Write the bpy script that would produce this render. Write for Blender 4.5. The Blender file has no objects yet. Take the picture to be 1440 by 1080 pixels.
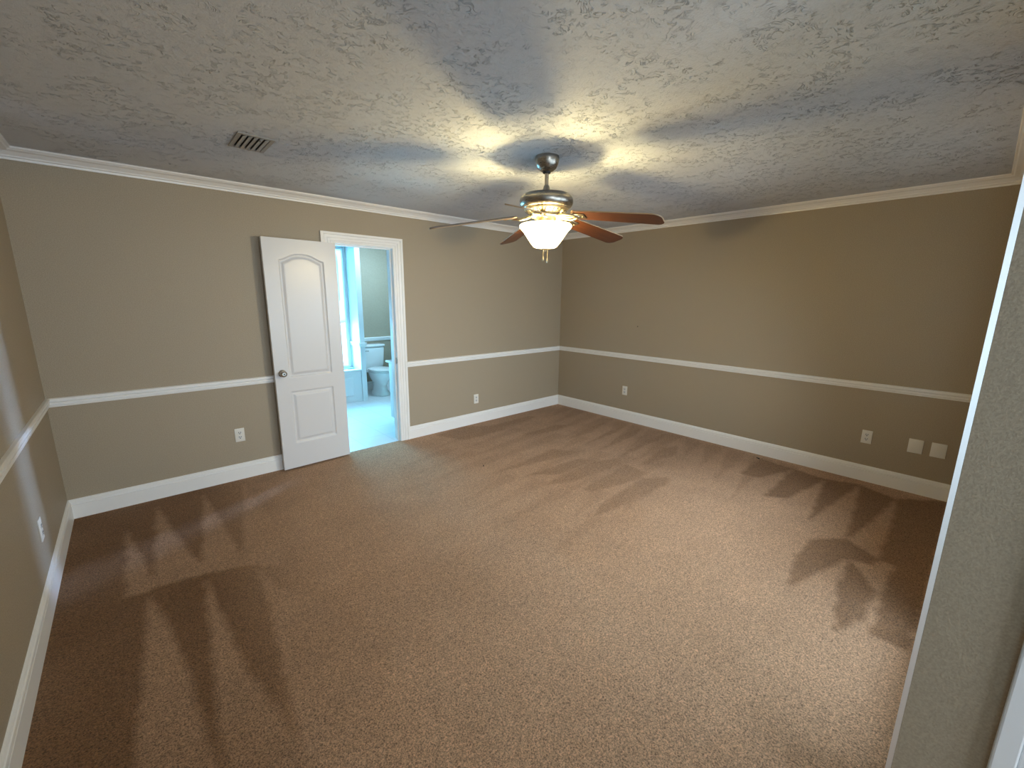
import bpy, bmesh, math, random
import numpy as np
from mathutils import Vector, Matrix

random.seed(7)
rng = np.random.default_rng(7)
scene = bpy.context.scene
C = scene.collection
PI = math.pi

# ---------------------------------------------------------------- measured room
L = 5.164          # room width, x from -L to 0
H = 2.43           # ceiling height
YF = -4.20         # room face of the front wall (the camera stands in its opening)
XD = -3.24         # end of that wall
YH = -7.0          # far end of the hall behind the camera
DOOR_L, DOOR_R, DOOR_T = -3.19, -2.60, 2.047

# ---------------------------------------------------------------- camera
CAM = Vector((-4.69138, -4.13344, 1.57088))
F_PX, PITCH, YAW, ROLL = 593.26, -0.2021, 0.7370, 0.0089
fw = Vector((math.sin(YAW)*math.cos(PITCH), math.cos(YAW)*math.cos(PITCH), math.sin(PITCH)))
ri = fw.cross(Vector((0, 0, 1))).normalized()
up = ri.cross(fw)
ri2 = math.cos(ROLL)*ri + math.sin(ROLL)*up
up2 = -math.sin(ROLL)*ri + math.cos(ROLL)*up
cd = bpy.data.cameras.new('camera')
cam = bpy.data.objects.new('camera', cd)
C.objects.link(cam)
cam.matrix_world = Matrix(((ri2.x, up2.x, -fw.x, CAM.x), (ri2.y, up2.y, -fw.y, CAM.y),
                           (ri2.z, up2.z, -fw.z, CAM.z), (0, 0, 0, 1)))
cd.sensor_width = 36
cd.lens = F_PX*36/1440
cd.clip_start = 0.02
scene.camera = cam

# ---------------------------------------------------------------- world, exposure, daylight
scene.view_settings.view_transform = 'Standard'
scene.view_settings.look = 'None'
scene.view_settings.exposure = 0.0
scene.view_settings.gamma = 1.0
scene.view_settings.use_curve_mapping = False
w = bpy.data.worlds.new('sky')
scene.world = w
w.use_nodes = True
w.node_tree.nodes['Background'].inputs['Color'].default_value = (0.45, 0.80, 1.0, 1)
w.node_tree.nodes['Background'].inputs['Strength'].default_value = 0.8


def area(name, loc, direction, sx, sy, power, color, spread=180):
    d = bpy.data.lights.new(name, 'AREA')
    d.shape = 'RECTANGLE'
    d.size, d.size_y = sx, sy
    d.energy = power
    d.color = color
    d.spread = math.radians(spread)
    o = bpy.data.objects.new(name, d)
    C.objects.link(o)
    o.location = loc
    o.rotation_euler = Vector(direction).to_track_quat('-Z', 'Z').to_euler()
    return o


FD0, FD1 = -3.05, -1.95     # glazed patio door in the front wall, right of the camera
DAY = (0.72, 0.87, 1.0)
BATH = (0.17, 0.64, 1.0)
# daylight at the hall windows, patio door and bathroom window, plus added unseen fills
area('daylight_hall_back', (-4.25, YH-0.16, 1.45), (0, 1, 0), 1.3, 1.5, 82, (0.76, 0.88, 1.0))
area('daylight_front', (FD0/2+FD1/2, -4.42, 1.22), (0.15, 1, -0.45), FD1-FD0-0.1, 1.7, 20, DAY, 125)
area('front_fill', (-1.30, -4.42, 1.45), (-0.15, 1, -0.38), 0.8, 1.1, 27, DAY, 105)  # added unseen source, brightens the far corner
area('daylight_hall_side', (-L-0.16, -5.45, 1.2), (1, 0, 0), 1.1, 2.0, 5.5, (0.55, 0.78, 1.0))
area('daylight_bath', (-2.95, 3.05, 1.45), (0, -1, -0.1), 1.9, 2.0, 620, BATH)
area('bath_side_fill', (-1.12, 0.76, 1.50), (-4.04, -1.72, -0.72), 0.16, 1.0, 75, (0.36, 0.58, 1.0), 50)  # added unseen source, throws the light strip onto the left wall
area('alcove_fill', (-1.72, 1.85, 2.40), (0, 0.25, -1), 0.45, 0.45, 40, (0.41, 0.73, 1.0))  # added unseen fill for the wall behind the toilet

# ---------------------------------------------------------------- materials


def lin(r, g, b):
    return tuple(((c/255)/12.92 if c/255 <= 0.04045 else ((c/255+0.055)/1.055)**2.4) for c in (r, g, b)) + (1,)


def mat(name, col=(0.8, 0.8, 0.8), rough=0.5, metal=0.0, **kw):
    m = bpy.data.materials.new(name)
    m.use_nodes = True
    b = m.node_tree.nodes['Principled BSDF']
    b.inputs['Base Color'].default_value = tuple(col)[:3] + (1,)
    b.inputs['Roughness'].default_value = rough
    b.inputs['Metallic'].default_value = metal
    for k, v in kw.items():
        b.inputs[k].default_value = v
    return m


def node(m, t, **kw):
    n = m.node_tree.nodes.new(t)
    for k, v in kw.items():
        if k in n.inputs:
            n.inputs[k].default_value = v
        else:
            setattr(n, k, v)
    return n


def link(m, a, b):
    m.node_tree.links.new(a, b)


def bsdf(m):
    return m.node_tree.nodes['Principled BSDF']


def ramp(m, src, p0, c0, p1, c1):
    r = node(m, 'ShaderNodeValToRGB')
    e = r.color_ramp.elements
    e[0].position, e[0].color = p0, c0
    e[1].position, e[1].color = p1, c1
    link(m, src, r.inputs['Fac'])
    return r


def grey(v):
    return (v, v, v, 1)


def coords(m, scale=(1, 1, 1)):
    g = node(m, 'ShaderNodeNewGeometry')
    mp = node(m, 'ShaderNodeMapping')
    mp.inputs['Scale'].default_value = scale
    link(m, g.outputs['Position'], mp.inputs['Vector'])
    return mp.outputs['Vector']


def paint(name, col, rough, bump=0.25, scale=180, var=0.04):
    """orange-peel wall paint"""
    m = mat(name, col, rough)
    v = coords(m)
    n = node(m, 'ShaderNodeTexNoise', Scale=scale, Detail=3.0)
    link(m, v, n.inputs['Vector'])
    b = node(m, 'ShaderNodeBump', Strength=bump, Distance=0.002)
    link(m, n.outputs['Fac'], b.inputs['Height'])
    link(m, b.outputs['Normal'], bsdf(m).inputs['Normal'])
    r = ramp(m, n.outputs['Fac'], 0.3, tuple(c*(1-var) for c in col[:3])+(1,), 0.7, tuple(min(1, c*(1+var)) for c in col[:3])+(1,))
    link(m, r.outputs['Color'], bsdf(m).inputs['Base Color'])
    return m


WALLC = (0.385, 0.32, 0.23)
M_wall = paint('wall_paint', WALLC, 0.55, 0.55, 190, 0.13)
M_trim = mat('trim_paint', (0.89, 0.88, 0.86), 0.35)
M_door = mat('door_paint', (0.73, 0.725, 0.73), 0.30)
M_plate = mat('plate_plastic', (0.78, 0.76, 0.70), 0.35)
M_recep = mat('receptacle_plastic', (0.74, 0.74, 0.72), 0.35)
M_dark = mat('dark_slot', (0.012, 0.011, 0.010), 0.6)
M_nickel = mat('brushed_nickel', (0.36, 0.33, 0.29), 0.30, 1.0)
M_steel = mat('satin_steel', (0.55, 0.53, 0.50), 0.22, 1.0)
M_brass = mat('pale_brass', (0.62, 0.54, 0.38), 0.30, 1.0)
M_porc = mat('porcelain', (0.82, 0.82, 0.80), 0.12)
M_vent = mat('vent_metal', (0.34, 0.32, 0.29), 0.5)
M_lint = mat('dark_lint', (0.03, 0.025, 0.02), 0.9)
M_lintw = mat('pale_lint', (0.75, 0.73, 0.70), 0.9)
M_glassw = mat('window_glass', (1, 1, 1), 0.02, 0.0, **{'Transmission Weight': 1.0, 'IOR': 1.45, 'Alpha': 0.15})
M_shade = mat('window_shade', (0.80, 0.80, 0.80), 0.7, 0.0, **{'Transmission Weight': 0.0})
M_mirror = mat('mirror_glass', (0.9, 0.9, 0.9), 0.02, 1.0)


def nickel_brush(m):
    v = coords(m, (30, 30, 900))
    n = node(m, 'ShaderNodeTexNoise', Scale=1.0, Detail=2.0)
    link(m, v, n.inputs['Vector'])
    r = ramp(m, n.outputs['Fac'], 0.3, grey(0.24), 0.7, grey(0.38))
    link(m, r.outputs['Color'], bsdf(m).inputs['Roughness'])


nickel_brush(M_nickel)


def m_tile():
    m = mat('bath_tile', (0.8, 0.8, 0.8), 0.4)
    v = coords(m, (1/0.33, 1/0.33, 1))
    b = node(m, 'ShaderNodeTexBrick', offset=0.0, squash=1.0)
    b.inputs['Color1'].default_value = grey(0.70)
    b.inputs['Color2'].default_value = grey(0.73)
    b.inputs['Mortar'].default_value = grey(0.60)
    b.inputs['Scale'].default_value = 1.0
    b.inputs['Mortar Size'].default_value = 0.012
    b.inputs['Brick Width'].default_value = 1.0
    b.inputs['Row Height'].default_value = 1.0
    link(m, v, b.inputs['Vector'])
    link(m, b.outputs['Color'], bsdf(m).inputs['Base Color'])
    return m


M_tile = m_tile()


def m_ceiling():
    """stomp-brushed texture: clusters of short raised strokes over a fine grain"""
    m = mat('ceiling_texture', (0.62, 0.65, 0.70), 0.8)
    v = coords(m)
    warp = node(m, 'ShaderNodeTexNoise', Scale=7.0, Detail=2.0)
    link(m, v, warp.inputs['Vector'])
    mixv = node(m, 'ShaderNodeMixRGB', blend_type='LINEAR_LIGHT')
    mixv.inputs['Fac'].default_value = 0.10
    link(m, v, mixv.inputs['Color1'])
    link(m, warp.outputs['Color'], mixv.inputs['Color2'])
    n = node(m, 'ShaderNodeTexNoise', Scale=27.0, Detail=3.0, Roughness=0.55, Distortion=1.4)
    link(m, mixv.outputs['Color'], n.inputs['Vector'])
    sub = node(m, 'ShaderNodeMath', operation='SUBTRACT')
    link(m, n.outputs['Fac'], sub.inputs[0])
    sub.inputs[1].default_value = 0.5
    ab = node(m, 'ShaderNodeMath', operation='ABSOLUTE')
    link(m, sub.outputs[0], ab.inputs[0])
    ridge = ramp(m, ab.outputs[0], 0.0, grey(1), 0.035, grey(0))
    cl = node(m, 'ShaderNodeTexNoise', Scale=6.0, Detail=1.0)
    link(m, v, cl.inputs['Vector'])
    msk = ramp(m, cl.outputs['Fac'], 0.44, grey(0.15), 0.56, grey(1))
    mul = node(m, 'ShaderNodeMath', operation='MULTIPLY')
    link(m, ridge.outputs['Color'], mul.inputs[0])
    link(m, msk.outputs['Color'], mul.inputs[1])
    seg = node(m, 'ShaderNodeTexNoise', Scale=31.0, Detail=1.0)
    link(m, v, seg.inputs['Vector'])
    sg = ramp(m, seg.outputs['Fac'], 0.47, grey(0.0), 0.55, grey(1))
    mul2 = node(m, 'ShaderNodeMath', operation='MULTIPLY')
    link(m, mul.outputs[0], mul2.inputs[0])
    link(m, sg.outputs['Color'], mul2.inputs[1])
    mul = mul2
    fine = node(m, 'ShaderNodeTexNoise', Scale=110.0, Detail=3.0)
    link(m, v, fine.inputs['Vector'])
    ma = node(m, 'ShaderNodeMath', operation='MULTIPLY_ADD')
    link(m, fine.outputs['Fac'], ma.inputs[0])
    ma.inputs[1].default_value = 0.35
    link(m, mul.outputs[0], ma.inputs[2])
    b = node(m, 'ShaderNodeBump', Strength=0.9, Distance=0.009)
    link(m, ma.outputs[0], b.inputs['Height'])
    link(m, b.outputs['Normal'], bsdf(m).inputs['Normal'])
    return m


M_ceil = m_ceiling()


def m_carpet():
    """cut-pile carpet; the 'nap' attribute holds vacuum brushing plus painted light falloff"""
    m = mat('carpet_pile', (0.3, 0.2, 0.1), 0.95)
    bsdf(m).inputs['Specular IOR Level'].default_value = 0.1
    bsdf(m).inputs['Sheen Weight'].default_value = 0.12
    bsdf(m).inputs['Sheen Roughness'].default_value = 0.5
    v = coords(m)
    at = node(m, 'ShaderNodeAttribute', attribute_name='nap_shade')
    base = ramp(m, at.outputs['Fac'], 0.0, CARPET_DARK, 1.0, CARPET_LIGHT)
    tuft = node(m, 'ShaderNodeTexNoise', Scale=150.0, Detail=3.0, Roughness=0.7, Distortion=0.8)
    link(m, v, tuft.inputs['Vector'])
    tv = ramp(m, tuft.outputs['Fac'], 0.37, grey(0.30), 0.58, grey(1.0))
    blot = node(m, 'ShaderNodeTexNoise', Scale=5.0, Detail=3.0)
    link(m, v, blot.inputs['Vector'])
    bv = ramp(m, blot.outputs['Fac'], 0.3, grey(0.90), 0.7, grey(1.0))
    m1 = node(m, 'ShaderNodeMixRGB', blend_type='MULTIPLY')
    m1.inputs['Fac'].default_value = 1.0
    link(m, base.outputs['Color'], m1.inputs['Color1'])
    link(m, tv.outputs['Color'], m1.inputs['Color2'])
    m2 = node(m, 'ShaderNodeMixRGB', blend_type='MULTIPLY')
    m2.inputs['Fac'].default_value = 1.0
    link(m, m1.outputs['Color'], m2.inputs['Color1'])
    link(m, bv.outputs['Color'], m2.inputs['Color2'])
    med = node(m, 'ShaderNodeTexNoise', Scale=38.0, Detail=4.0, Roughness=0.7)
    link(m, v, med.inputs['Vector'])
    mv = ramp(m, med.outputs['Fac'], 0.32, grey(0.74), 0.66, grey(1.0))
    m3 = node(m, 'ShaderNodeMixRGB', blend_type='MULTIPLY')
    m3.inputs['Fac'].default_value = 1.0
    link(m, m2.outputs['Color'], m3.inputs['Color1'])
    link(m, mv.outputs['Color'], m3.inputs['Color2'])
    link(m, m3.outputs['Color'], bsdf(m).inputs['Base Color'])
    b = node(m, 'ShaderNodeBump', Strength=1.0, Distance=0.010)
    link(m, tuft.outputs['Fac'], b.inputs['Height'])
    link(m, b.outputs['Normal'], bsdf(m).inputs['Normal'])
    return m


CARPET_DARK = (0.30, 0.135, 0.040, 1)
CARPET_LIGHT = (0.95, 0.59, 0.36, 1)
M_carpet = m_carpet()


def m_wood():
    m = mat('fan_blade_wood', (0.2, 0.08, 0.03), 0.35)
    tc = node(m, 'ShaderNodeTexCoord')
    mp = node(m, 'ShaderNodeMapping')
    mp.inputs['Scale'].default_value = (4, 60, 60)
    link(m, tc.outputs['Object'], mp.inputs['Vector'])
    n = node(m, 'ShaderNodeTexNoise', Scale=1.0, Detail=4.0, Distortion=0.6)
    link(m, mp.outputs['Vector'], n.inputs['Vector'])
    r = ramp(m, n.outputs['Fac'], 0.3, (0.040, 0.012, 0.005, 1), 0.7, (0.090, 0.030, 0.011, 1))
    link(m, r.outputs['Color'], bsdf(m).inputs['Base Color'])
    return m


M_wood = m_wood()
M_edge = mat('fan_blade_edge', (0.42, 0.30, 0.19), 0.5)


def m_bowl():
    """thin frosted glass: scatters part of the bulbs' light (glows), lets part of it straight through"""
    m = bpy.data.materials.new('frosted_bowl_glass')
    m.use_nodes = True
    nt = m.node_tree
    b = bsdf(m)
    b.inputs['Base Color'].default_value = (0.9, 0.86, 0.78, 1)
    b.inputs['Roughness'].default_value = 0.25
    b.inputs['Emission Color'].default_value = (1.0, 0.86, 0.50, 1)
    b.inputs['Emission Strength'].default_value = BOWL_EMIT
    t = node(m, 'ShaderNodeBsdfTransparent')
    t.inputs['Color'].default_value = (1.0, 0.97, 0.92, 1)
    mx = node(m, 'ShaderNodeMixShader')
    mx.inputs[0].default_value = 0.80
    link(m, b.outputs[0], mx.inputs[1])
    link(m, t.outputs[0], mx.inputs[2])
    link(m, mx.outputs[0], nt.nodes['Material Output'].inputs['Surface'])
    return m


BOWL_EMIT = 16.0
M_bowl = m_bowl()

# ---------------------------------------------------------------- helpers


def obj(name, bm, m, parent=None, smooth=False, loc=None):
    me = bpy.data.meshes.new(name)
    bmesh.ops.recalc_face_normals(bm, faces=bm.faces)
    bm.to_mesh(me)
    bm.free()
    me.materials.append(m)
    if smooth:
        for p in me.polygons:
            p.use_smooth = True
    o = bpy.data.objects.new(name, me)
    C.objects.link(o)
    if parent is not None:
        o.parent = parent
    if loc is not None:
        o.location = loc
    return o


def smooth_angle(o, deg=35):
    me = o.data
    for p in me.polygons:
        p.use_smooth = True
    bm = bmesh.new()
    bm.from_mesh(me)
    for e in bm.edges:
        e.smooth = not (len(e.link_faces) == 2 and e.calc_face_angle(0) > math.radians(deg))
    bm.to_mesh(me)
    bm.free()
    return o


def box(bm, x0, x1, y0, y1, z0, z1, bevel=0.0, seg=2):
    r = bmesh.ops.create_cube(bm, size=1)
    vs = r['verts']
    for v in vs:
        v.co = Vector(((x0+x1)/2+v.co.x*(x1-x0), (y0+y1)/2+v.co.y*(y1-y0), (z0+z1)/2+v.co.z*(z1-z0)))
    if bevel > 0:
        es = list({e for v in vs for e in v.link_edges})
        bmesh.ops.bevel(bm, geom=es, offset=bevel, segments=seg, profile=0.5, affect='EDGES')
    return bm


def lathe(bm, prof, n=48, c=(0, 0, 0), axis='Z'):
    """prof: list of (radius, height)"""
    rings = []
    for r, z in prof:
        if r < 1e-6:
            rings.append([bm.verts.new((0, 0, z))])
        else:
            rings.append([bm.verts.new((r*math.cos(2*PI*i/n), r*math.sin(2*PI*i/n), z)) for i in range(n)])
    new = [v for rg in rings for v in rg]
    for a, b in zip(rings, rings[1:]):
        for i in range(n):
            j = (i+1) % n
            if len(a) == 1 and len(b) == 1:
                continue
            if len(a) == 1:
                bm.faces.new((a[0], b[j], b[i]))
            elif len(b) == 1:
                bm.faces.new((a[i], a[j], b[0]))
            else:
                bm.faces.new((a[i], a[j], b[j], b[i]))
    for rg, flip in ((rings[0], 1), (rings[-1], 0)):
        if len(rg) > 1:
            bm.faces.new(rg[::-1] if flip else rg)
    for v in new:
        x, y, z = v.co
        if axis == 'Y-':      # height runs to -y
            v.co = Vector((x, -z, y))
        elif axis == 'X+':
            v.co = Vector((z, x, y))
        v.co += Vector(c)
    return bm


def loft(bm, rings, cap=True):
    rs = [[bm.verts.new(p) for p in r] for r in rings]
    n = len(rs[0])
    for a, b in zip(rs, rs[1:]):
        for i in range(n):
            j = (i+1) % n
            bm.faces.new((a[i], a[j], b[j], b[i]))
    if cap:
        bm.faces.new(rs[0][::-1])
        bm.faces.new(rs[-1])
    return bm


def tube(bm, pts, r, n=10):
    pts = [Vector(p) for p in pts]
    rings = []
    for i, p in enumerate(pts):
        t = (pts[min(i+1, len(pts)-1)]-pts[max(i-1, 0)]).normalized()
        a = t.cross(Vector((0, 0, 1)))
        if a.length < 1e-3:
            a = t.cross(Vector((0, 1, 0)))
        a.normalize()
        b = t.cross(a)
        rr = r[i] if isinstance(r, (list, tuple)) else r
        rings.append([p+a*rr*math.cos(2*PI*k/n)+b*rr*math.sin(2*PI*k/n) for k in range(n)])
    return loft(bm, rings)


def moulding(bm, prof, a, b, nrm, ma=0, mb=0):
    """sweep a (distance from wall, z) profile from a to b (xy) along a wall whose inner normal is nrm;
    ma / mb = +1 to mitre an inside corner at that end, -1 an outside corner"""
    a, b, nv = Vector(a+(0,)), Vector(b+(0,)), Vector(nrm+(0,))
    t = (b-a).normalized()
    r0 = [a+nv*d+t*(d*ma)+Vector((0, 0, z)) for d, z in prof]
    r1 = [b+nv*d-t*(d*mb)+Vector((0, 0, z)) for d, z in prof]
    return loft(bm, [r0, r1])


def struct(name, bm, m, label=None):
    o = obj(name, bm, m)
    o['kind'] = 'structure'
    if label:
        o['label'] = label
    return o


def thing(name, label, cat, loc=(0, 0, 0), rotz=0, group=None):
    o = bpy.data.objects.new(name, None)
    C.objects.link(o)
    o.location = loc
    o.rotation_euler = (0, 0, rotz)
    o.empty_display_size = 0.05
    return tag(o, label, cat, group)


def tag(o, label, cat, group=None):
    o['label'] = label
    o['category'] = cat
    if group:
        o['group'] = group
    return o


def dup(root, loc, rotz, label, group=None):
    def rec(o, par):
        c = o.copy()
        C.objects.link(c)
        if par is not None:
            c.parent = par
        for ch in o.children:
            rec(ch, c)
        return c
    r = rec(root, None)
    r.location = loc
    r.rotation_euler = (0, 0, rotz)
    r['label'] = label
    if group:
        r['group'] = group
    return r


# ---------------------------------------------------------------- room shell
T = 0.12
bm = bmesh.new()                       # back wall with the doorway to the bathroom
box(bm, -L-T, DOOR_L-0.02, 0, T, 0, H)
box(bm, DOOR_R+0.02, T, 0, T, 0, H)
box(bm, DOOR_L-0.02, DOOR_R+0.02, 0, T, DOOR_T+0.02, H)
struct('wall_back', bm, M_wall, 'beige bedroom wall with the doorway to the bathroom')

bm = bmesh.new()
box(bm, 0, T, -4.32, 0, 0, H)
struct('wall_right', bm, M_wall, 'long bare beige wall on the right')

bm = bmesh.new()                       # left wall runs on into the hall and holds a window there
box(bm, -L-T, -L, -4.85, 0, 0, H)
box(bm, -L-T, -L, YH-T, -6.05, 0, H)
box(bm, -L-T, -L, -6.05, -4.85, 0, 0.12)
box(bm, -L-T, -L, -6.05, -4.85, 2.25, H)
struct('wall_left', bm, M_wall, 'beige wall close to the left of the camera')

bm = bmesh.new()                       # front wall whose end stands just right of the camera
box(bm, XD, XD+0.12, -4.31, -4.155, 0, H)
box(bm, XD+0.12, FD0, -4.31, YF, 0, H)
box(bm, FD1, -1.75, -4.31, YF, 0, H)
box(bm, -0.85, 0, -4.31, YF, 0, H)
box(bm, -1.75, -0.85, -4.31, YF, 0, 0.85)
box(bm, -1.75, -0.85, -4.31, YF, 2.05, H)
box(bm, FD0, FD1, -4.31, YF, 2.08, H)
struct('wall_front', bm, M_wall, 'end of the near beige wall at the right edge')

bm = bmesh.new()
box(bm, XD, XD+T, YH-T, -4.31, 0, H)
struct('wall_hall_right', bm, M_wall, 'near beige wall at the right edge')
bm = bmesh.new()
box(bm, -L, -4.9, YH-T, YH, 0, H)
box(bm, -3.6, XD, YH-T, YH, 0, H)
box(bm, -4.9, -3.6, YH-T, YH, 0, 0.65)
box(bm, -4.9, -3.6, YH-T, YH, 2.25, H)
struct('wall_hall_back', bm, M_wall)

bm = bmesh.new()
box(bm, -L-T, T, YH-T, T, H, H+0.1)
struct('ceiling', bm, M_ceil, 'white stomp-textured ceiling')

# --- carpet: a dense sheet whose nap attribute carries vacuum tracks and painted light falloff
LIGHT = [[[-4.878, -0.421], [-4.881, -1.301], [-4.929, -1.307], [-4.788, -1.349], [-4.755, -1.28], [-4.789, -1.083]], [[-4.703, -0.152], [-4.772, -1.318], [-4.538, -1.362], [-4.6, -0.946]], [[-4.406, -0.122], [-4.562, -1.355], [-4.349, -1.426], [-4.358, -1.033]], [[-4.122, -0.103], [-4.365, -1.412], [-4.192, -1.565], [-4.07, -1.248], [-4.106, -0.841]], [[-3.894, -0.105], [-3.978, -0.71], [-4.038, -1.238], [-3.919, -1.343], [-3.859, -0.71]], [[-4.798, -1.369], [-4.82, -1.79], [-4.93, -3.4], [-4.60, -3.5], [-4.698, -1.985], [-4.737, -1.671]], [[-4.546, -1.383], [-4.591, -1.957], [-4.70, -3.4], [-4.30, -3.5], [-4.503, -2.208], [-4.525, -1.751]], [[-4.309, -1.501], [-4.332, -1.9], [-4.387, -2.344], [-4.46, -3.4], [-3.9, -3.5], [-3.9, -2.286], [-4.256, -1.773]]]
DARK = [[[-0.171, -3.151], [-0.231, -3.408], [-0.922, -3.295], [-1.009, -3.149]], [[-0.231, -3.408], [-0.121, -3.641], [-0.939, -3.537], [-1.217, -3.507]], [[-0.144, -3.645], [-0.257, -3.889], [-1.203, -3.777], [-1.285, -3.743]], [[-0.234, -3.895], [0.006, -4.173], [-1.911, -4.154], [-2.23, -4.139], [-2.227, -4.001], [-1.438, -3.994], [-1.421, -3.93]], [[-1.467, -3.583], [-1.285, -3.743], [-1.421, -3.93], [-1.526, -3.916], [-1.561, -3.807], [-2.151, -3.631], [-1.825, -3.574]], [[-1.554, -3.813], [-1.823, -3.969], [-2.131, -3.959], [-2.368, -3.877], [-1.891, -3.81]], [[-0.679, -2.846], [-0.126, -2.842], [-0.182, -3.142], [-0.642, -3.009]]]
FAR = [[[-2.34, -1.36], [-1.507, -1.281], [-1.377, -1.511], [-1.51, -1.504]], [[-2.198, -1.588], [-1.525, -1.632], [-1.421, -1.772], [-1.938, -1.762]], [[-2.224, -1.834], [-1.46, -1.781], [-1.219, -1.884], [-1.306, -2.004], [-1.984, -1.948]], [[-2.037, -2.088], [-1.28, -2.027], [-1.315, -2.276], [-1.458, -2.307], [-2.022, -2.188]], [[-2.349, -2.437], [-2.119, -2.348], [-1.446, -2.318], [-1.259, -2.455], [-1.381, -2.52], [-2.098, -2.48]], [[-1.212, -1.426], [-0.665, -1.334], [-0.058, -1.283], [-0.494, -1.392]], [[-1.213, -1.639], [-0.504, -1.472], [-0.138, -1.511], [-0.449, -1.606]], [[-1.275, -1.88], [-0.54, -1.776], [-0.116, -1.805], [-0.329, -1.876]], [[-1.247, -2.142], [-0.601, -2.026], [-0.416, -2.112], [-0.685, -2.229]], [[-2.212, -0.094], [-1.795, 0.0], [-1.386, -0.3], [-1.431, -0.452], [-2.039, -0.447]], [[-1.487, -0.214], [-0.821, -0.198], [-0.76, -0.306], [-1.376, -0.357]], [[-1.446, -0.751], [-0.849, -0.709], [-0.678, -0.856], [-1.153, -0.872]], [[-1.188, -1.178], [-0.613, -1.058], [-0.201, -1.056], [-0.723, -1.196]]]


def smoothstep(e0, e1, x):
    t = np.clip((x-e0)/(e1-e0), 0, 1)
    return t*t*(3-2*t)


def inside(poly, X, Y):
    r = np.zeros(X.shape, bool)
    n = len(poly)
    for i in range(n):
        x0, y0 = poly[i]
        x1, y1 = poly[(i+1) % n]
        c = ((y0 > Y) != (y1 > Y))
        xs = (x1-x0)*(Y-y0)/((y1-y0) if abs(y1-y0) > 1e-9 else 1e-9)+x0
        r ^= c & (X < xs)
    return r


def blur(a, k):
    for ax in (0, 1):
        p = np.pad(a, [(k, k) if i == ax else (0, 0) for i in (0, 1)], mode='edge')
        c = np.cumsum(p, axis=ax)
        z = np.zeros_like(np.take(c, [0], axis=ax))
        c = np.concatenate([z, c], axis=ax)
        n = 2*k+1
        a = (np.take(c, range(n, c.shape[ax]), axis=ax)-np.take(c, range(0, c.shape[ax]-n), axis=ax))/n
    return a


def carpet():
    step = 0.0125
    xs = np.arange(-L, 0.0001, step)
    ys = np.arange(-4.8, 0.0001, step)
    xs = np.append(xs, 0.0)
    ys = np.append(ys, 0.02)
    X, Y = np.meshgrid(xs, ys)
    # darker at left wall, far corner and right wall: brushing plus painted light falloff
    nap_shade = 0.78*np.ones_like(X)
    nap_shade *= 1-0.80*(1-smoothstep(-4.60, -3.95, X-0.05*(Y+2)))
    nap_shade *= 1-0.22*smoothstep(-1.9, -0.5, X+0.25*Y+0.5)
    soft = rng.normal(0, 1, X.shape)
    soft = blur(blur(soft, 11), 11)
    nap_shade += soft/soft.std()*0.035
    JX = X+blur(rng.normal(0, 1, X.shape), 2)*0.022
    JY = Y+blur(rng.normal(0, 1, X.shape), 2)*0.022
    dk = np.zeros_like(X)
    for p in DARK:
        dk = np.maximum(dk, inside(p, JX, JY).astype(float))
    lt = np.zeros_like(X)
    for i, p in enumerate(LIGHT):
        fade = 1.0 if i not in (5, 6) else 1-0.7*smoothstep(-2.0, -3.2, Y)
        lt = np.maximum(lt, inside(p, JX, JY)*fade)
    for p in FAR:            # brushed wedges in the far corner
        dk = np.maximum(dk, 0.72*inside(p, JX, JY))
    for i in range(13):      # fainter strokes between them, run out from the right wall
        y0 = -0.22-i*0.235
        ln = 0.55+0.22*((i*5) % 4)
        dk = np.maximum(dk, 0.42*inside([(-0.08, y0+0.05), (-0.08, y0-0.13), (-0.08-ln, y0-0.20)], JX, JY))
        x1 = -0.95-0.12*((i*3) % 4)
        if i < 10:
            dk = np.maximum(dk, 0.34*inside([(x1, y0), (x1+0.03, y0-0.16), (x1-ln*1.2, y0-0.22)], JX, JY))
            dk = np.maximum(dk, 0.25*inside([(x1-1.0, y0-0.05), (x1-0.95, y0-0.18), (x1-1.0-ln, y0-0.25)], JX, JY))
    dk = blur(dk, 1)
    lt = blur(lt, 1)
    nap_shade = nap_shade*(1-0.50*dk)
    nap_shade = nap_shade+(0.72-nap_shade)*lt*0.92*(nap_shade < 0.72)
    nap_shade += 0.26*smoothstep(-2.2, -3.3, Y)*smoothstep(-4.7, -4.3, X)*(1-dk)  # pile brightened near the camera, painting in light that falls short there
    nap_shade = np.clip(nap_shade, 0, 1)
    Z = np.zeros_like(X)
    nx, ny = len(xs), len(ys)
    verts = np.stack([X, Y, Z], -1).reshape(-1, 3)
    i = np.arange((ny-1)*(nx-1))
    r, c = i//(nx-1), i % (nx-1)
    f = np.stack([r*nx+c, r*nx+c+1, (r+1)*nx+c+1, (r+1)*nx+c], -1)
    me = bpy.data.meshes.new('floor')
    me.from_pydata(verts.tolist(), [], f.tolist())
    a = me.attributes.new('nap_shade', 'FLOAT', 'POINT')
    a.data.foreach_set('value', nap_shade.astype(np.float32).ravel())
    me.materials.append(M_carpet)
    o = bpy.data.objects.new('floor', me)
    C.objects.link(o)
    o['kind'] = 'structure'
    o['label'] = 'brown cut-pile carpet with vacuum tracks'
    return o


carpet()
bm = bmesh.new()
box(bm, -L, XD, YH, -4.8, -0.02, 0.0)
o = struct('floor_hall', bm, M_carpet)
a = o.data.attributes.new('nap_shade', 'FLOAT', 'POINT')
a.data.foreach_set('value', [0.78]*len(o.data.vertices))

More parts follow.
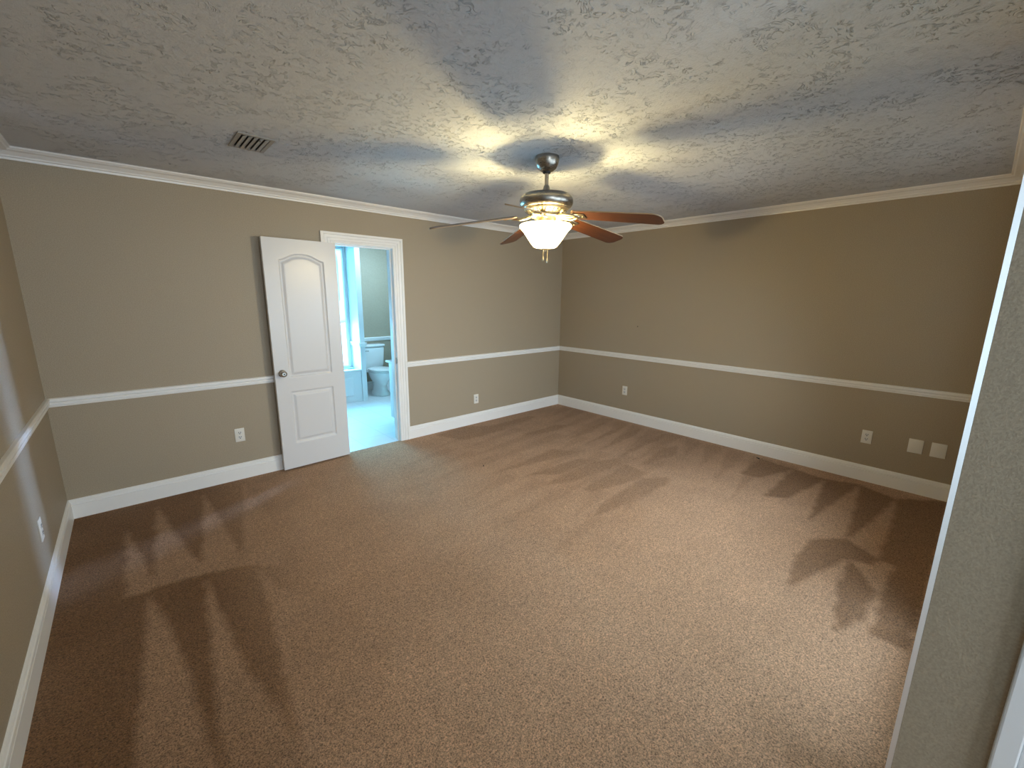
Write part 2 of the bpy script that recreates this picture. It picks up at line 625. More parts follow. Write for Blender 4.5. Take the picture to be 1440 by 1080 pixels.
# --- mouldings
CROWN = [(0, H), (0, H-0.064), (0.012, H-0.064), (0.014, H-0.052), (0.024, H-0.048), (0.027, H-0.040), (0.052, H-0.022),
         (0.074, H-0.018), (0.080, H-0.012), (0.088, H-0.010), (0.092, H)]
BASE = [(0, 0), (0.016, 0), (0.016, 0.101), (0.009, 0.103), (0.009, 0.107), (0.016, 0.110), (0.014, 0.124), (0.010, 0.127), (0.010, 0.132), (0.006, 0.139), (0, 0.142)]
RAIL = [(0, 0.818), (0.012, 0.818), (0.014, 0.828), (0.006, 0.830), (0.006, 0.834), (0.020, 0.838), (0.020, 0.850), (0.008, 0.853), (0.008, 0.857), (0.024, 0.861),
        (0.024, 0.874), (0.016, 0.879), (0, 0.879)]
CAS_O = 0.105
cl, cr, ct = DOOR_L-CAS_O, DOOR_R+CAS_O, DOOR_T+0.095


def run(nm, prof, segs, label):
    bm = bmesh.new()
    for s in segs:
        moulding(bm, prof, *s)
    return struct(nm, bm, M_trim, label)


wa, wb, wc, wf = (0, -1), (-1, 0), (1, 0), (0, 1)
run('trim_1', CROWN, [((-L, 0), (0, 0), wa, 1, 1)], 'white crown moulding above the doorway wall')
run('trim_2', CROWN, [((0, 0), (0, YF), wb, 1, 1)], 'white crown moulding on the right wall')
run('trim_3', CROWN, [((-L, -4.6), (-L, 0), wc, 0, 1)], 'white crown moulding on the left wall')
run('trim_4', CROWN, [((0, YF), (XD+0.125, YF), wf, 1, 0)], None)
run('trim_5', RAIL, [((-L, 0), (cl, 0), wa, 1, 0)], 'white chair rail left of the door')
run('trim_6', RAIL, [((cr, 0), (0, 0), wa, 0, 1)], 'white chair rail between doorway and corner')
run('trim_7', RAIL, [((0, 0), (0, YF), wb, 1, 0)], 'white chair rail on the right wall')
run('trim_8', RAIL, [((-L, -4.6), (-L, 0), wc, 0, 1)], 'white chair rail on the left wall')
run('baseboard_back', BASE, [((-L, 0), (cl, 0), wa, 1, 0), ((cr, 0), (0, 0), wa, 0, 1)], 'white baseboard of the doorway wall')
run('baseboard_right', BASE, [((0, 0), (0, YF), wb, 1, 1)], 'white baseboard of the right wall')
run('baseboard_left', BASE, [((-L, -4.6), (-L, 0), wc, 0, 1)], 'white baseboard of the left wall')
run('baseboard_front', BASE, [((0, YF), (FD1+0.02, YF), wf, 1, 0)], None)

# trim on the end of the near wall: a thin corner strip to the room, a stepped casing to the hall
bm = bmesh.new()
loft(bm, [[(XD-0.004, -4.1435, z), (XD-0.0002, -4.1545, z), (XD+0.03, -4.1545, z), (XD+0.03, -4.1435, z)] for z in (0, H)])  # metal strip, face turned to mirror the hall window as a bright line
M_gloss = mat('gloss_trim', (0.86, 0.87, 0.88), 0.3)
M_glint = mat('glint_metal', (0.88, 0.89, 0.90), 0.48, 1.0)
o = struct('trim_9', bm, M_glint, 'thin pale strip up the edge of the near wall, metal for its glint')
bm = bmesh.new()
box(bm, XD-0.018, XD+0.01, -4.352, -4.312, 0, 2.13, 0.004, 2)
box(bm, XD-0.012, XD+0.01, -4.39, -4.353, 0, 2.09, 0.003, 2)
box(bm, XD-0.016, XD+0.01, -4.41, -4.391, 0, 2.06, 0.003, 2)
struct('trim_10', bm, M_gloss, 'white casing at the lower right corner')

# --- doorway casing (fluted, mitred), jambs, stop
CASP = [(0, 0), (0, 0.010), (0.006, 0.012), (0.020, 0.012), (0.022, 0.009), (0.026, 0.013), (0.046, 0.014), (0.048, 0.010), (0.052, 0.015),
        (0.076, 0.017), (0.078, 0.013), (0.083, 0.020), (0.105, 0.020), (0.105, 0)]


def casing(bm):
    e = 0.004
    k = 0.095/0.105
    path = [(lambda u: (DOOR_L-e-u, 0.0)), (lambda u: (DOOR_L-e-u, DOOR_T+e+u*k)), (lambda u: (DOOR_R+e+u, DOOR_T+e+u*k)),
            (lambda u: (DOOR_R+e+u, 0.0))]
    rings = []
    for f in path:
        rings.append([Vector((f(u)[0], -d, f(u)[1])) for u, d in CASP])
    loft(bm, rings)


bm = bmesh.new()
casing(bm)
struct('trim_11', bm, M_trim, 'wide white fluted casing around the bathroom doorway')
bm = bmesh.new()
box(bm, DOOR_L-0.02, DOOR_L, -0.008, T+0.008, 0, DOOR_T+0.02)
box(bm, DOOR_R, DOOR_R+0.02, -0.008, T+0.008, 0, DOOR_T+0.02)
box(bm, DOOR_L, DOOR_R, -0.008, T+0.008, DOOR_T, DOOR_T+0.02)
box(bm, DOOR_R-0.012, DOOR_R, 0.04, 0.075, 0, DOOR_T, 0.002)
box(bm, DOOR_L, DOOR_L+0.012, 0.04, 0.075, 0, DOOR_T, 0.002)
box(bm, DOOR_L+0.012, DOOR_R-0.012, 0.04, 0.075, DOOR_T-0.012, DOOR_T, 0.002)
struct('trim_12', bm, M_trim, 'white door jamb of the bathroom doorway')
bm = bmesh.new()
box(bm, DOOR_R-0.0015, DOOR_R+0.001, 0.002, 0.034, 0.86, 0.93, 0.0008)
box(bm, DOOR_R-0.004, DOOR_R+0.001, -0.006, 0.004, 0.875, 0.915, 0.0008)
sp = obj('strike_plate', bm, M_steel)
tag(sp, 'small metal strike plate on the right door jamb', 'strike plate')

# ---------------------------------------------------------------- door leaf (swung open almost flat to the wall)
DW, DH, DT = 0.605, 2.025, 0.035


def door_leaf():
    nu, nv = 122, 406
    us = np.linspace(0, DW, nu)
    vs = np.linspace(0, DH, nv)
    U, V = np.meshgrid(us, vs)
    u0, u1 = 0.115, DW-0.115

    def field(z0, z1, arch):
        c, hw = (u0+u1)/2, (u1-u0)/2
        t = np.clip((U-c)/hw, -1, 1)
        top = z1+arch*(0.5+0.5*np.cos(PI*np.abs(t)**1.35))
        sl = np.gradient(top, us, axis=1)
        return np.minimum(np.minimum(U-u0, u1-U), np.minimum(V-z0, (top-V)/np.sqrt(1+sl*sl)))
    d = np.maximum(field(0.842, 1.852, 0.055), field(0.232, 0.712, 0.0))
    h = np.zeros_like(d)
    h -= 0.011*smoothstep(0.0, 0.008, d)
    h -= 0.002*smoothstep(0.010, 0.013, d)
    h += 0.012*smoothstep(0.018, 0.044, d)
    n = nu*nv
    front = np.stack([U, -DT-h*1.0, V], -1).reshape(-1, 3)
    back = [(0, 0, 0), (DW, 0, 0), (DW, 0, DH), (0, 0, DH)]
    idx = np.arange(n).reshape(nv, nu)
    f = np.stack([idx[:-1, :-1], idx[:-1, 1:], idx[1:, 1:], idx[1:, :-1]], -1).reshape(-1, 4).tolist()
    verts = front.tolist()+back
    b0, b1, b2, b3 = n, n+1, n+2, n+3
    f.append([b0, b3, b2, b1])
    f.append([b0, b1]+idx[0, ::-1].tolist())
    f.append([b1, b2]+idx[::-1, -1].tolist())
    f.append([b2, b3]+idx[-1, :].tolist())
    f.append([b3, b0]+idx[:, 0].tolist())
    me = bpy.data.meshes.new('door_1')
    me.from_pydata(verts, [], f)
    me.materials.append(M_door)
    return me


# local frame: u runs from the hinge to the free edge (world -x), front face towards -y local
hinge = Vector((-3.196, -0.0375, 0.017))
door = bpy.data.objects.new('door_1', door_leaf())
C.objects.link(door)
door['kind'] = 'structure'
door['label'] = 'white two-panel arch-top door standing open against the wall'
ang = math.atan2(-0.024, -0.604)
# mirror-free placement: local x -> along the leaf, local -y must face the room (-y world)
ex = Vector((math.cos(ang), math.sin(ang), 0))
ey = Vector((-ex.y, ex.x, 0))
if ey.y < 0:
    ey = -ey
M = Matrix(((ex.x, ey.x, 0, hinge.x), (ex.y, ey.y, 0, hinge.y), (0, 0, 1, hinge.z), (0, 0, 0, 1)))
me = door.data
me.transform(M)
me.flip_normals()
bm = bmesh.new()
bm.from_mesh(me)
bmesh.ops.recalc_face_normals(bm, faces=bm.faces)
for fc in bm.faces:
    fc.smooth = fc.calc_area() < 0.0005
for e in bm.edges:
    e.smooth = not (len(e.link_faces) == 2 and e.calc_face_angle(0) > math.radians(50))
bm.to_mesh(me)
bm.free()


def leafpt(u, d, z):       # u along leaf, d in front of its face
    return hinge+ex*u-ey*(DT+d)+Vector((0, 0, z))


# knob: rose, neck and ball, turned about the face normal
bm = bmesh.new()
lathe(bm, [(0.0, 0), (0.031, 0), (0.032, 0.004), (0.026, 0.009), (0.013, 0.012), (0.011, 0.022), (0.016, 0.028), (0.024, 0.034),
           (0.0275, 0.042), (0.0275, 0.050), (0.023, 0.057), (0.016, 0.060), (0.015, 0.058), (0.0, 0.058)], 32, tuple(leafpt(0.545, 0, 0.885)), 'Y-')
smooth_angle(obj('knob', bm, M_steel, door), 40)['label'] = 'polished silver round door knob'
bm = bmesh.new()
lathe(bm, [(0.0, 0), (0.006, 0), (0.006, 0.003), (0, 0.003)], 16, tuple(leafpt(0.545, 0.058, 0.885)), 'Y-')
obj('keyhole_button', bm, M_dark, door)
for hz in (0.22, 1.02, 1.82):
    bm = bmesh.new()
    lathe(bm, [(0, 0), (0.006, 0), (0.006, 0.09), (0, 0.09)], 12, (hinge.x+0.003, hinge.y-0.002, hz))
    box(bm, hinge.x-0.001, hinge.x+0.002, hinge.y-0.03, hinge.y, hz, hz+0.09)
    obj('hinge', bm, M_brass, door)

# ---------------------------------------------------------------- bathroom beyond the doorway
YB = 2.75           # far wall
XR = -1.30          # right wall
XP = -2.165         # tub / toilet partition
bm = bmesh.new()
box(bm, XP, XR+T, YB, YB+T, 0, H)
struct('wall_bath_back', bm, M_wall, 'pale bathroom wall behind the toilet')
bm = bmesh.new()
box(bm, XR, XR+T, T, 0.58, 0, H)
box(bm, XR, XR+T, 0.94, YB, 0, H)
box(bm, XR, XR+T, 0.58, 0.94, 0, 0.95)
box(bm, XR, XR+T, 0.58, 0.94, 2.1, H)
struct('wall_bath_right', bm, M_wall)
bm = bmesh.new()
box(bm, -4.4-T, -4.4, T, 2.48, 0, H)
struct('wall_bath_left', bm, M_wall)
M_bathwhite = paint('bath_white_paint', (0.74, 0.75, 0.75), 0.5, 0.1, 150, 0.02)
bm = bmesh.new()
box(bm, XP, XP+0.075, 2.02, YB, 0, H)
struct('wall_partition', bm, M_bathwhite, 'white partition between tub and toilet')
bm = bmesh.new()                      # tub alcove wall with window opening
wx0, wx1, wz0, wz1, wy = -3.30, -2.205, 0.50, 2.28, 2.36
box(bm, -4.4, wx0, wy, wy+T, 0, H)
box(bm, wx1, XP, wy, wy+T, 0, H)
box(bm, wx0, wx1, wy, wy+T, 0, wz0)
box(bm, wx0, wx1, wy, wy+T, wz1, H)
struct('wall_alcove', bm, M_bathwhite, 'white wall around the bathroom window')
bm = bmesh.new()
box(bm, -4.4-T, XR+T, T, YB+T, H, H+0.1)
struct('ceiling_bath', bm, M_bathwhite)
bm = bmesh.new()
box(bm, -4.4-T, XR+T, 0.02, YB+T, -0.03, 0.0)
struct('floor_bath', bm, M_tile, 'glossy white bathroom tile floor')
BR = [(d, z+0.015) for d, z in RAIL]
run('trim_13', BR, [((XP+0.075, YB), (XR, YB), wa, 0, 1)], 'chair rail behind the toilet')
bm = bmesh.new()
moulding(bm, BR, (XP, 2.36), (XP, 2.02), (-1, 0), 0, -1)
moulding(bm, BR, (XP, 2.02), (XP+0.075, 2.02), wa, -1, -1)
struct('trim_14', bm, M_trim, 'chair rail end wrapped around the bathroom partition')
bm = bmesh.new()
moulding(bm, BASE, (XP+0.075, YB), (XR, YB), wa, 0, 1)
struct('baseboard_bath', bm, M_trim)
# window of the bathroom: frame, sill, two sashes; white shade over the upper one
win = struct('window_1', box(bmesh.new(), wx0, wx1, wy+0.05, wy+0.06, wz0+0.68, wz0+0.70), M_trim, 'bathroom window above the tub, shade half down')
bm = bmesh.new()
for a_, b_ in ((wx0, wx0+0.05), (wx1-0.03, wx1)):
    box(bm, a_, b_, wy-0.012, wy+0.09, wz0, wz1, 0.003)
box(bm, wx0, wx1, wy-0.012, wy+0.09, wz1-0.05, wz1, 0.003)
box(bm, wx0, wx1, wy-0.03, wy+0.09, wz0, wz0+0.03, 0.004)
obj('window_frame', bm, M_trim, win)
bm = bmesh.new()
box(bm, wx0+0.05, wx1-0.03, wy+0.045, wy+0.075, wz0+0.66, wz0+0.71, 0.003)
obj('meeting_rail', bm, M_trim, win)
bm = bmesh.new()
box(bm, wx0+0.05, wx1-0.03, wy+0.058, wy+0.062, wz0+0.03, wz1-0.05)
obj('pane', bm, M_glassw, win)
M_blind = mat('shade_fabric', (0.82, 0.83, 0.84), 0.8)
nb = M_blind.node_tree
tr = nb.nodes.new('ShaderNodeBsdfTranslucent')
tr.inputs['Color'].default_value = (0.8, 0.82, 0.84, 1)
mx = nb.nodes.new('ShaderNodeMixShader')
mx.inputs[0].default_value = 0.5
nb.links.new(bsdf(M_blind).outputs[0], mx.inputs[1])
nb.links.new(tr.outputs[0], mx.inputs[2])
nb.links.new(mx.outputs[0], nb.nodes['Material Output'].inputs['Surface'])
bm = bmesh.new()
box(bm, wx0+0.02, wx1-0.012, wy-0.022, wy-0.016, wz0+0.70, wz1-0.01)
for x0, x1, z0, z1 in ((wx0+0.10, wx0+0.115, wz0+1.0, wz1-0.14), (wx1-0.10, wx1-0.085, wz0+1.0, wz1-0.14),
                       (wx0+0.115, wx1-0.10, wz0+1.0, wz0+1.015), (wx0+0.115, wx1-0.10, wz1-0.155, wz1-0.14)):
    box(bm, x0, x1, wy-0.025, wy-0.0215, z0, z1)
box(bm, wx0+0.02, wx1-0.012, wy-0.030, wy-0.012, wz0+0.68, wz0+0.705, 0.004)
sh = obj('window_shade', bm, M_blind)
tag(sh, 'white shade drawn over upper half of bathroom window', 'window shade')

bm = bmesh.new()
box(bm, XR-0.01, XR+0.1, 0.58, 0.61, 0.95, 2.1)
box(bm, XR-0.01, XR+0.1, 0.91, 0.94, 0.95, 2.1)
box(bm, XR-0.01, XR+0.1, 0.61, 0.91, 0.95, 0.98)
box(bm, XR-0.01, XR+0.1, 0.61, 0.91, 2.07, 2.1)
struct('fill_window_bath', bm, M_trim)  # made-up window frame around the added bath side fill
for nm, (x0, x1, y0, y1), zs in (('fill_window_front', (-1.75, -0.85, -4.30, YF+0.008), (0.85, 2.05)), ('window_3', (-4.9, -3.6, YH-0.10, YH+0.01), (0.65, 2.25)), ('window_4', (-L-0.10, -L+0.01, -6.05, -4.85), (0.12, 2.25))):  # the front wall one is made up to hold the added fill
    hor = (x1-x0) > (y1-y0)
    bm = bmesh.new()
    t = 0.05
    if hor:
        box(bm, x0, x0+t, y0, y1, *zs); box(bm, x1-t, x1, y0, y1, *zs)
        box(bm, (x0+x1)/2-t/2, (x0+x1)/2+t/2, y0, y1, zs[0]+t, zs[1]-t)
        box(bm, x0+t, x1-t, y0, y1, zs[0], zs[0]+t); box(bm, x0+t, x1-t, y0, y1, zs[1]-t, zs[1])
    else:
        box(bm, x0, x1, y0, y0+t, *zs); box(bm, x0, x1, y1-t, y1, *zs)
        box(bm, x0, x1, y0+t, y1-t, zs[0], zs[0]+t); box(bm, x0, x1, y0+t, y1-t, zs[1]-t, zs[1])
    struct(nm, bm, M_trim)

# glazed patio door of the front wall (beside the camera, out of view)
pd = bmesh.new()
for x0, x1 in ((FD0, FD0+0.07), (FD1-0.07, FD1)):
    box(pd, x0, x1, -4.30, -4.20, 0, 2.08)
box(pd, FD0+0.07, FD1-0.07, -4.30, -4.20, 2.0, 2.08)
box(pd, FD0+0.07, FD1-0.07, -4.30, -4.20, 0.0, 0.12)
struct('door_2', pd, M_trim)

# tub with a panelled apron
tub = thing('bathtub', 'white bathtub with panelled apron below the bathroom window', 'bathtub', (-3.0, 2.2, 0))
bm = bmesh.new()
box(bm, -4.38+3.0, XP+0.0+3.0-0.002, -0.16, -0.13, 0, 0.47)
for k in range(3):
    x0 = -1.15+k*0.66
    box(bm, x0, x0+0.54, -0.168, -0.158, 0.10, 0.38, 0.006)
obj('apron', bm, M_bathwhite, tub)
bm = bmesh.new()
box(bm, -4.38+3.0, XP+3.0-0.002, -0.175, -0.08, 0.47, 0.495, 0.006)
box(bm, -4.38+3.0, XP+3.0-0.002, 0.10, 0.158, 0.47, 0.495, 0.006)
obj('deck', bm, M_bathwhite, tub)
bm = bmesh.new()
rs = []
for z, s in ((0.49, 1.0), (0.30, 0.95), (0.12, 0.85)):
    rs.append([(-0.30+1.0*s*math.copysign(abs(math.cos(t))**0.5, math.cos(t)), 0.01+0.085*s*math.copysign(abs(math.sin(t))**0.5, math.sin(t)), z)
               for t in [2*PI*i/32 for i in range(32)]])
v = [[bm.verts.new(p) for p in r] for r in rs]
for a_, b_ in zip(v, v[1:]):
    for i in range(32):
        bm.faces.new((a_[i], a_[(i+1) % 32], b_[(i+1) % 32], b_[i]))
bm.faces.new(v[-1])
obj('basin', bm, M_porc, tub)

# vanity standing right of the doorway, only its end panel and counter edge in view
van = thing('vanity_cabinet', 'white vanity cabinet end just inside bathroom doorway', 'cabinet', (-2.372, 0.13, 0))
bm = bmesh.new()
box(bm, 0, 1.05, 0.0, 0.55, 0.09, 0.775, 0.003)
box(bm, 0.01, 1.05, 0.0, 0.49, 0.0, 0.09)
obj('cabinet_body', bm, M_bathwhite, van)
for k in range(2):
    bm = bmesh.new()
    box(bm, 0.03+k*0.5, 0.50+k*0.5, 0.55, 0.568, 0.12, 0.74, 0.003)
    d_ = obj('door', bm, M_bathwhite, van)
    bm = bmesh.new()
    lathe(bm, [(0, 0), (0.006, 0), (0.006, 0.012), (0.014, 0.02), (0.012, 0.028), (0, 0.03)], 16)
    bmesh.ops.rotate(bm, verts=bm.verts, cent=(0, 0, 0), matrix=Matrix.Rotation(-PI/2, 3, 'X'))
    bmesh.ops.translate(bm, verts=bm.verts, vec=(0.45+k*0.13, 0.568, 0.62))
    obj('knob', bm, M_steel, d_)
bm = bmesh.new()
box(bm, -0.012, 1.06, 0.0, 0.615, 0.775, 0.80, 0.006)
box(bm, -0.012, 1.06, 0.0, 0.02, 0.80, 0.88, 0.004)
obj('countertop', bm, M_porc, van)

# toilet
toi = thing('toilet', 'white two-piece toilet against far bathroom wall', 'toilet', (-1.735, 2.32, 0))


def oval(cx, cy, rx, ryf, ryb, z, n=36, p=1.0):
    out = []
    for i in range(n):
        t = 2*PI*i/n
        c, s = math.cos(t), math.sin(t)
        ry = ryb if s > 0 else ryf
        out.append((cx+rx*math.copysign(abs(c)**p, c), cy+ry*math.copysign(abs(s)**p, s), z))
    return out


bm = bmesh.new()
loft(bm, [oval(0, 0.02, 0.125, 0.20, 0.21, 0.0, p=0.8), oval(0, 0.02, 0.120, 0.195, 0.21, 0.02, p=0.8), oval(0, 0.02, 0.095, 0.15, 0.19, 0.07, p=0.85),
          oval(0, 0.02, 0.090, 0.14, 0.19, 0.15), oval(0, 0.01, 0.10, 0.16, 0.20, 0.20), oval(0, -0.01, 0.145, 0.21, 0.22, 0.26),
          oval(0, -0.02, 0.172, 0.245, 0.23, 0.32), oval(0, -0.02, 0.180, 0.255, 0.235, 0.365), oval(0, -0.02, 0.178, 0.252, 0.235, 0.385)])
smooth_angle(obj('bowl', bm, M_porc, toi), 60)
bm = bmesh.new()
loft(bm, [oval(0, -0.02, 0.176, 0.250, 0.20, 0.386), oval(0, -0.02, 0.184, 0.260, 0.205, 0.392), oval(0, -0.02, 0.184, 0.260, 0.205, 0.402), oval(0, -0.02, 0.178, 0.254, 0.20, 0.407)])
smooth_angle(obj('seat', bm, M_porc, toi), 40)
bm = bmesh.new()
loft(bm, [oval(0, -0.02, 0.180, 0.256, 0.20, 0.411), oval(0, -0.02, 0.186, 0.262, 0.205, 0.416), oval(0, -0.02, 0.182, 0.258, 0.20, 0.428), oval(0, -0.02, 0.14, 0.21, 0.16, 0.434)])
smooth_angle(obj('seat_lid', bm, M_porc, toi), 40)
bm = bmesh.new()
loft(bm, [[(sx*(hw), cy+sy*hd, z) for sx, sy in ((-1, -1), (1, -1), (1, 1), (-1, 1))] for hw, hd, cy, z in
          ((0.165, 0.075, 0.32, 0.395), (0.185, 0.085, 0.32, 0.46), (0.200, 0.095, 0.32, 0.745))])
bmesh.ops.bevel(bm, geom=list(bm.edges), offset=0.022, segments=4, profile=0.5, affect='EDGES')
smooth_angle(obj('tank', bm, M_porc, toi), 40)
bm = bmesh.new()
box(bm, -0.21, 0.21, 0.215, 0.425, 0.748, 0.79, 0.014, 3)
smooth_angle(obj('tank_lid', bm, M_porc, toi), 40)
bm = bmesh.new()
box(bm, -0.16, -0.08, 0.198, 0.212, 0.685, 0.70, 0.005)
lathe(bm, [(0, 0), (0.014, 0), (0.014, 0.02), (0, 0.02)], 16, (-0.16, 0.23, 0.693), 'Y-')
obj('flush_lever', bm, M_steel, toi)
bm = bmesh.new()
box(bm, -0.13, 0.13, 0.20, 0.30, 0.34, 0.40, 0.01)
obj('tank_shelf', bm, M_porc, toi)
val = thing('supply_valve', 'dark water supply valve and hose beside toilet base', 'valve', (-1.985, 2.735, 0.17))
bm = bmesh.new()
lathe(bm, [(0, 0), (0.03, 0), (0.03, 0.006), (0.008, 0.008), (0.008, 0.06), (0, 0.06)], 16, (0, 0.012, 0), 'Y-')
lathe(bm, [(0, -0.02), (0.012, -0.02), (0.012, 0.02), (0, 0.02)], 12, (0, -0.05, 0))
obj('valve_body', bm, M_steel, val)
bm = bmesh.new()
lathe(bm, [(0, 0), (0.02, 0), (0.022, 0.006), (0.02, 0.012), (0, 0.012)], 16, (0, -0.062, 0), 'Y-')
obj('valve_handle', bm, M_dark, val)
bm = bmesh.new()
tube(bm, [(0, -0.05, 0.02), (-0.02, -0.06, 0.07), (-0.03, -0.07, 0.12), (0.0, -0.08, 0.17), (0.02, -0.085, 0.20), (0.03, -0.09, 0.225)], 0.006)
obj('hose', bm, M_dark, val)

# ---------------------------------------------------------------- ceiling fan with light
FX, FY = -2.622, -2.160
fan = thing('ceiling_fan', 'five-blade wooden ceiling fan with lit white glass bowl', 'ceiling fan', (FX, FY, 0))
bm = bmesh.new()
lathe(bm, [(0, H), (0.074, H), (0.076, H-0.010), (0.075, H-0.022), (0.070, H-0.045), (0.058, H-0.068), (0.040, H-0.082), (0.028, H-0.088), (0, H-0.088)], 48)
can = smooth_angle(obj('canopy', bm, M_nickel, fan), 40)
bm = bmesh.new()
lathe(bm, [(0, H-0.088), (0.026, H-0.088), (0.024, H-0.096), (0, H-0.096)], 32)
obj('canopy_ring', bm, M_dark, can)
bm = bmesh.new()
lathe(bm, [(0, H-0.09), (0.0125, H-0.09), (0.0125, 2.235), (0, 2.235)], 24)
smooth_angle(obj('downrod', bm, M_nickel, fan), 40)
bm = bmesh.new()
lathe(bm, [(0, 2.262), (0.016, 2.262), (0.019, 2.256), (0.021, 2.246), (0.030, 2.222), (0.034, 2.214), (0, 2.214)], 32)
smooth_angle(obj('coupling_cover', bm, M_nickel, fan), 40)
bm = bmesh.new()
lathe(bm, [(0, 2.219), (0.05, 2.219), (0.110, 2.214), (0.146, 2.206), (0.150, 2.200), (0.152, 2.199), (0.162, 2.192), (0.168, 2.180), (0.170, 2.166), (0.168, 2.150),
           (0.160, 2.136), (0.150, 2.128), (0.146, 2.126), (0.144, 2.122), (0, 2.122)], 64)
mh = smooth_angle(obj('motor_housing', bm, M_nickel, fan), 30)
bm = bmesh.new()
lathe(bm, [(0, 2.124), (0.142, 2.124), (0.138, 2.117), (0.120, 2.101), (0.095, 2.091), (0.085, 2.088), (0, 2.088)], 64)
vr = smooth_angle(obj('vent_ring', bm, M_brass, fan), 40)
for k in range(30):
    if k % 6 == 5:
        continue
    a_ = 2*PI*(k+0.5)/30
    bm = bmesh.new()
    box(bm, -0.016, 0.016, -0.0035, 0.0035, -0.002, 0.002, 0.0012, 1)
    s = obj('vent_slot', bm, M_dark, vr)
    s.location = (0.118*math.cos(a_), 0.118*math.sin(a_), 2.1005)
    s.rotation_euler = (0, math.radians(-34), a_)
bm = bmesh.new()
lathe(bm, [(0, 2.090), (0.095, 2.090), (0.098, 2.084), (0.098, 2.076), (0.090, 2.072), (0, 2.072)], 48)
smooth_angle(obj('flywheel', bm, M_brass, fan), 40)
bm = bmesh.new()
lathe(bm, [(0, 2.073), (0.062, 2.073), (0.066, 2.066), (0.066, 2.046), (0.060, 2.040), (0.055, 2.036), (0.055, 2.010), (0, 2.010)], 48)
sw = smooth_angle(obj('switch_housing', bm, M_brass, fan), 40)
for k in range(3):
    a_ = 2*PI*k/3+0.4
    bm = bmesh.new()
    tube(bm, [(0.055*math.cos(a_), 0.055*math.sin(a_), 2.030), (0.12*math.cos(a_), 0.12*math.sin(a_), 2.034), (0.158*math.cos(a_), 0.158*math.sin(a_), 2.029)], 0.004, 8)
    obj('bowl_arm', bm, M_brass, sw)

PROF = [(0.158, 2.027), (0.164, 2.026), (0.168, 2.021), (0.167, 2.014), (0.160, 2.004), (0.143, 1.986), (0.122, 1.956), (0.101, 1.926), (0.082, 1.902), (0.074, 1.893), (0.062, 1.888), (0.03, 1.885), (0.0, 1.885)]
inner = [(max(0, r-0.005), z+0.004) for r, z in PROF[::-1][1:-1]]
bm = bmesh.new()
pr = PROF[::-1]+[(0.156, 2.024)]+[(r, z) for r, z in inner[::-1]]+[(0.0, 1.889)]
lathe(bm, pr, 64)
bo = smooth_angle(obj('glass_bowl', bm, M_bowl, fan), 60)
bo['label'] = 'glowing white frosted glass bowl'
bm = bmesh.new()
lathe(bm, [(0, 1.886), (0.022, 1.885), (0.022, 1.880), (0.012, 1.876), (0.008, 1.866), (0, 1.864)], 24)
smooth_angle(obj('finial', bm, M_brass, fan), 40)
for dx, dy, z0, fob in ((-0.012, 0.004, 1.835, 0), (0.012, -0.010, 1.825, 1)):
    bm = bmesh.new()
    z = 1.872
    while z > z0:
        bmesh.ops.create_icosphere(bm, subdivisions=1, radius=0.0021, matrix=Matrix.Translation((dx, dy, z)))
        z -= 0.0040
    pc = obj('pull_chain', bm, M_brass, fan)
    bm = bmesh.new()
    lathe(bm, [(0, z0), (0.003, z0), (0.0055, z0-0.012), (0.006, z0-0.022), (0.003, z0-0.03), (0, z0-0.031)], 12, (dx, dy, 0))
    obj('pull_fob', bm, M_brass, pc)


def blade_mesh():
    """blade in local frame: x outward, tilted about x; root at r = 0.215, tip at r = 0.745"""
    r0, r1, hw0, hw1, th = 0.190, 0.745, 0.060, 0.071, 0.0065
    out = []
    for t in np.linspace(0, 1, 12):
        out.append((r0+0.02+t*(r1-0.05-r0-0.02), -(hw0+(hw1-hw0)*t)))
    for k in range(1, 8):
        a_ = -PI/2+PI/2*k/8
        out.append((r1-0.05+0.05*math.cos(a_), -(hw1-0.05)+0.05*math.sin(a_)))
    half = out
    pts = half+[(x, -y) for x, y in half[::-1]]
    pts += [(r0, hw0-0.02), (r0, -(hw0-0.02))]
    bm = bmesh.new()
    lo = [bm.verts.new((x, y, -th/2)) for x, y in pts]
    hi = [bm.verts.new((x, y, th/2)) for x, y in pts]
    bm.faces.new(lo[::-1])
    bm.faces.new(hi)
    n = len(pts)
    for i in range(n):
        f_ = bm.faces.new((lo[i], lo[(i+1) % n], hi[(i+1) % n], hi[i]))
        f_.material_index = 1
    return bm


def arm_mesh():
    """curved blade iron: two looping bars from the flywheel to a three-screw plate under the blade root"""
    bm = bmesh.new()
    for s in (-1, 1):
        tube(bm, [(0.085, 0, -0.004), (0.105, s*0.014, -0.010), (0.135, s*0.034, -0.016), (0.165, s*0.042, -0.018), (0.20, s*0.032, -0.013), (0.235, s*0.016, -0.009)],
             [0.008, 0.008, 0.007, 0.007, 0.007, 0.007], 10)
    tube(bm, [(0.075, 0, -0.002), (0.12, 0, -0.012), (0.16, 0, -0.016), (0.20, 0, -0.011), (0.24, 0, -0.008)], [0.011, 0.010, 0.009, 0.009, 0.008], 10)
    box(bm, 0.205, 0.275, -0.034, 0.034, -0.0095, -0.0045, 0.002)
    for x, y in ((0.225, -0.022), (0.225, 0.022), (0.262, 0.0)):
        lathe(bm, [(0, -0.009), (0.006, -0.009), (0.005, -0.013), (0, -0.0135)], 12, (x, y, 0))
    return bm


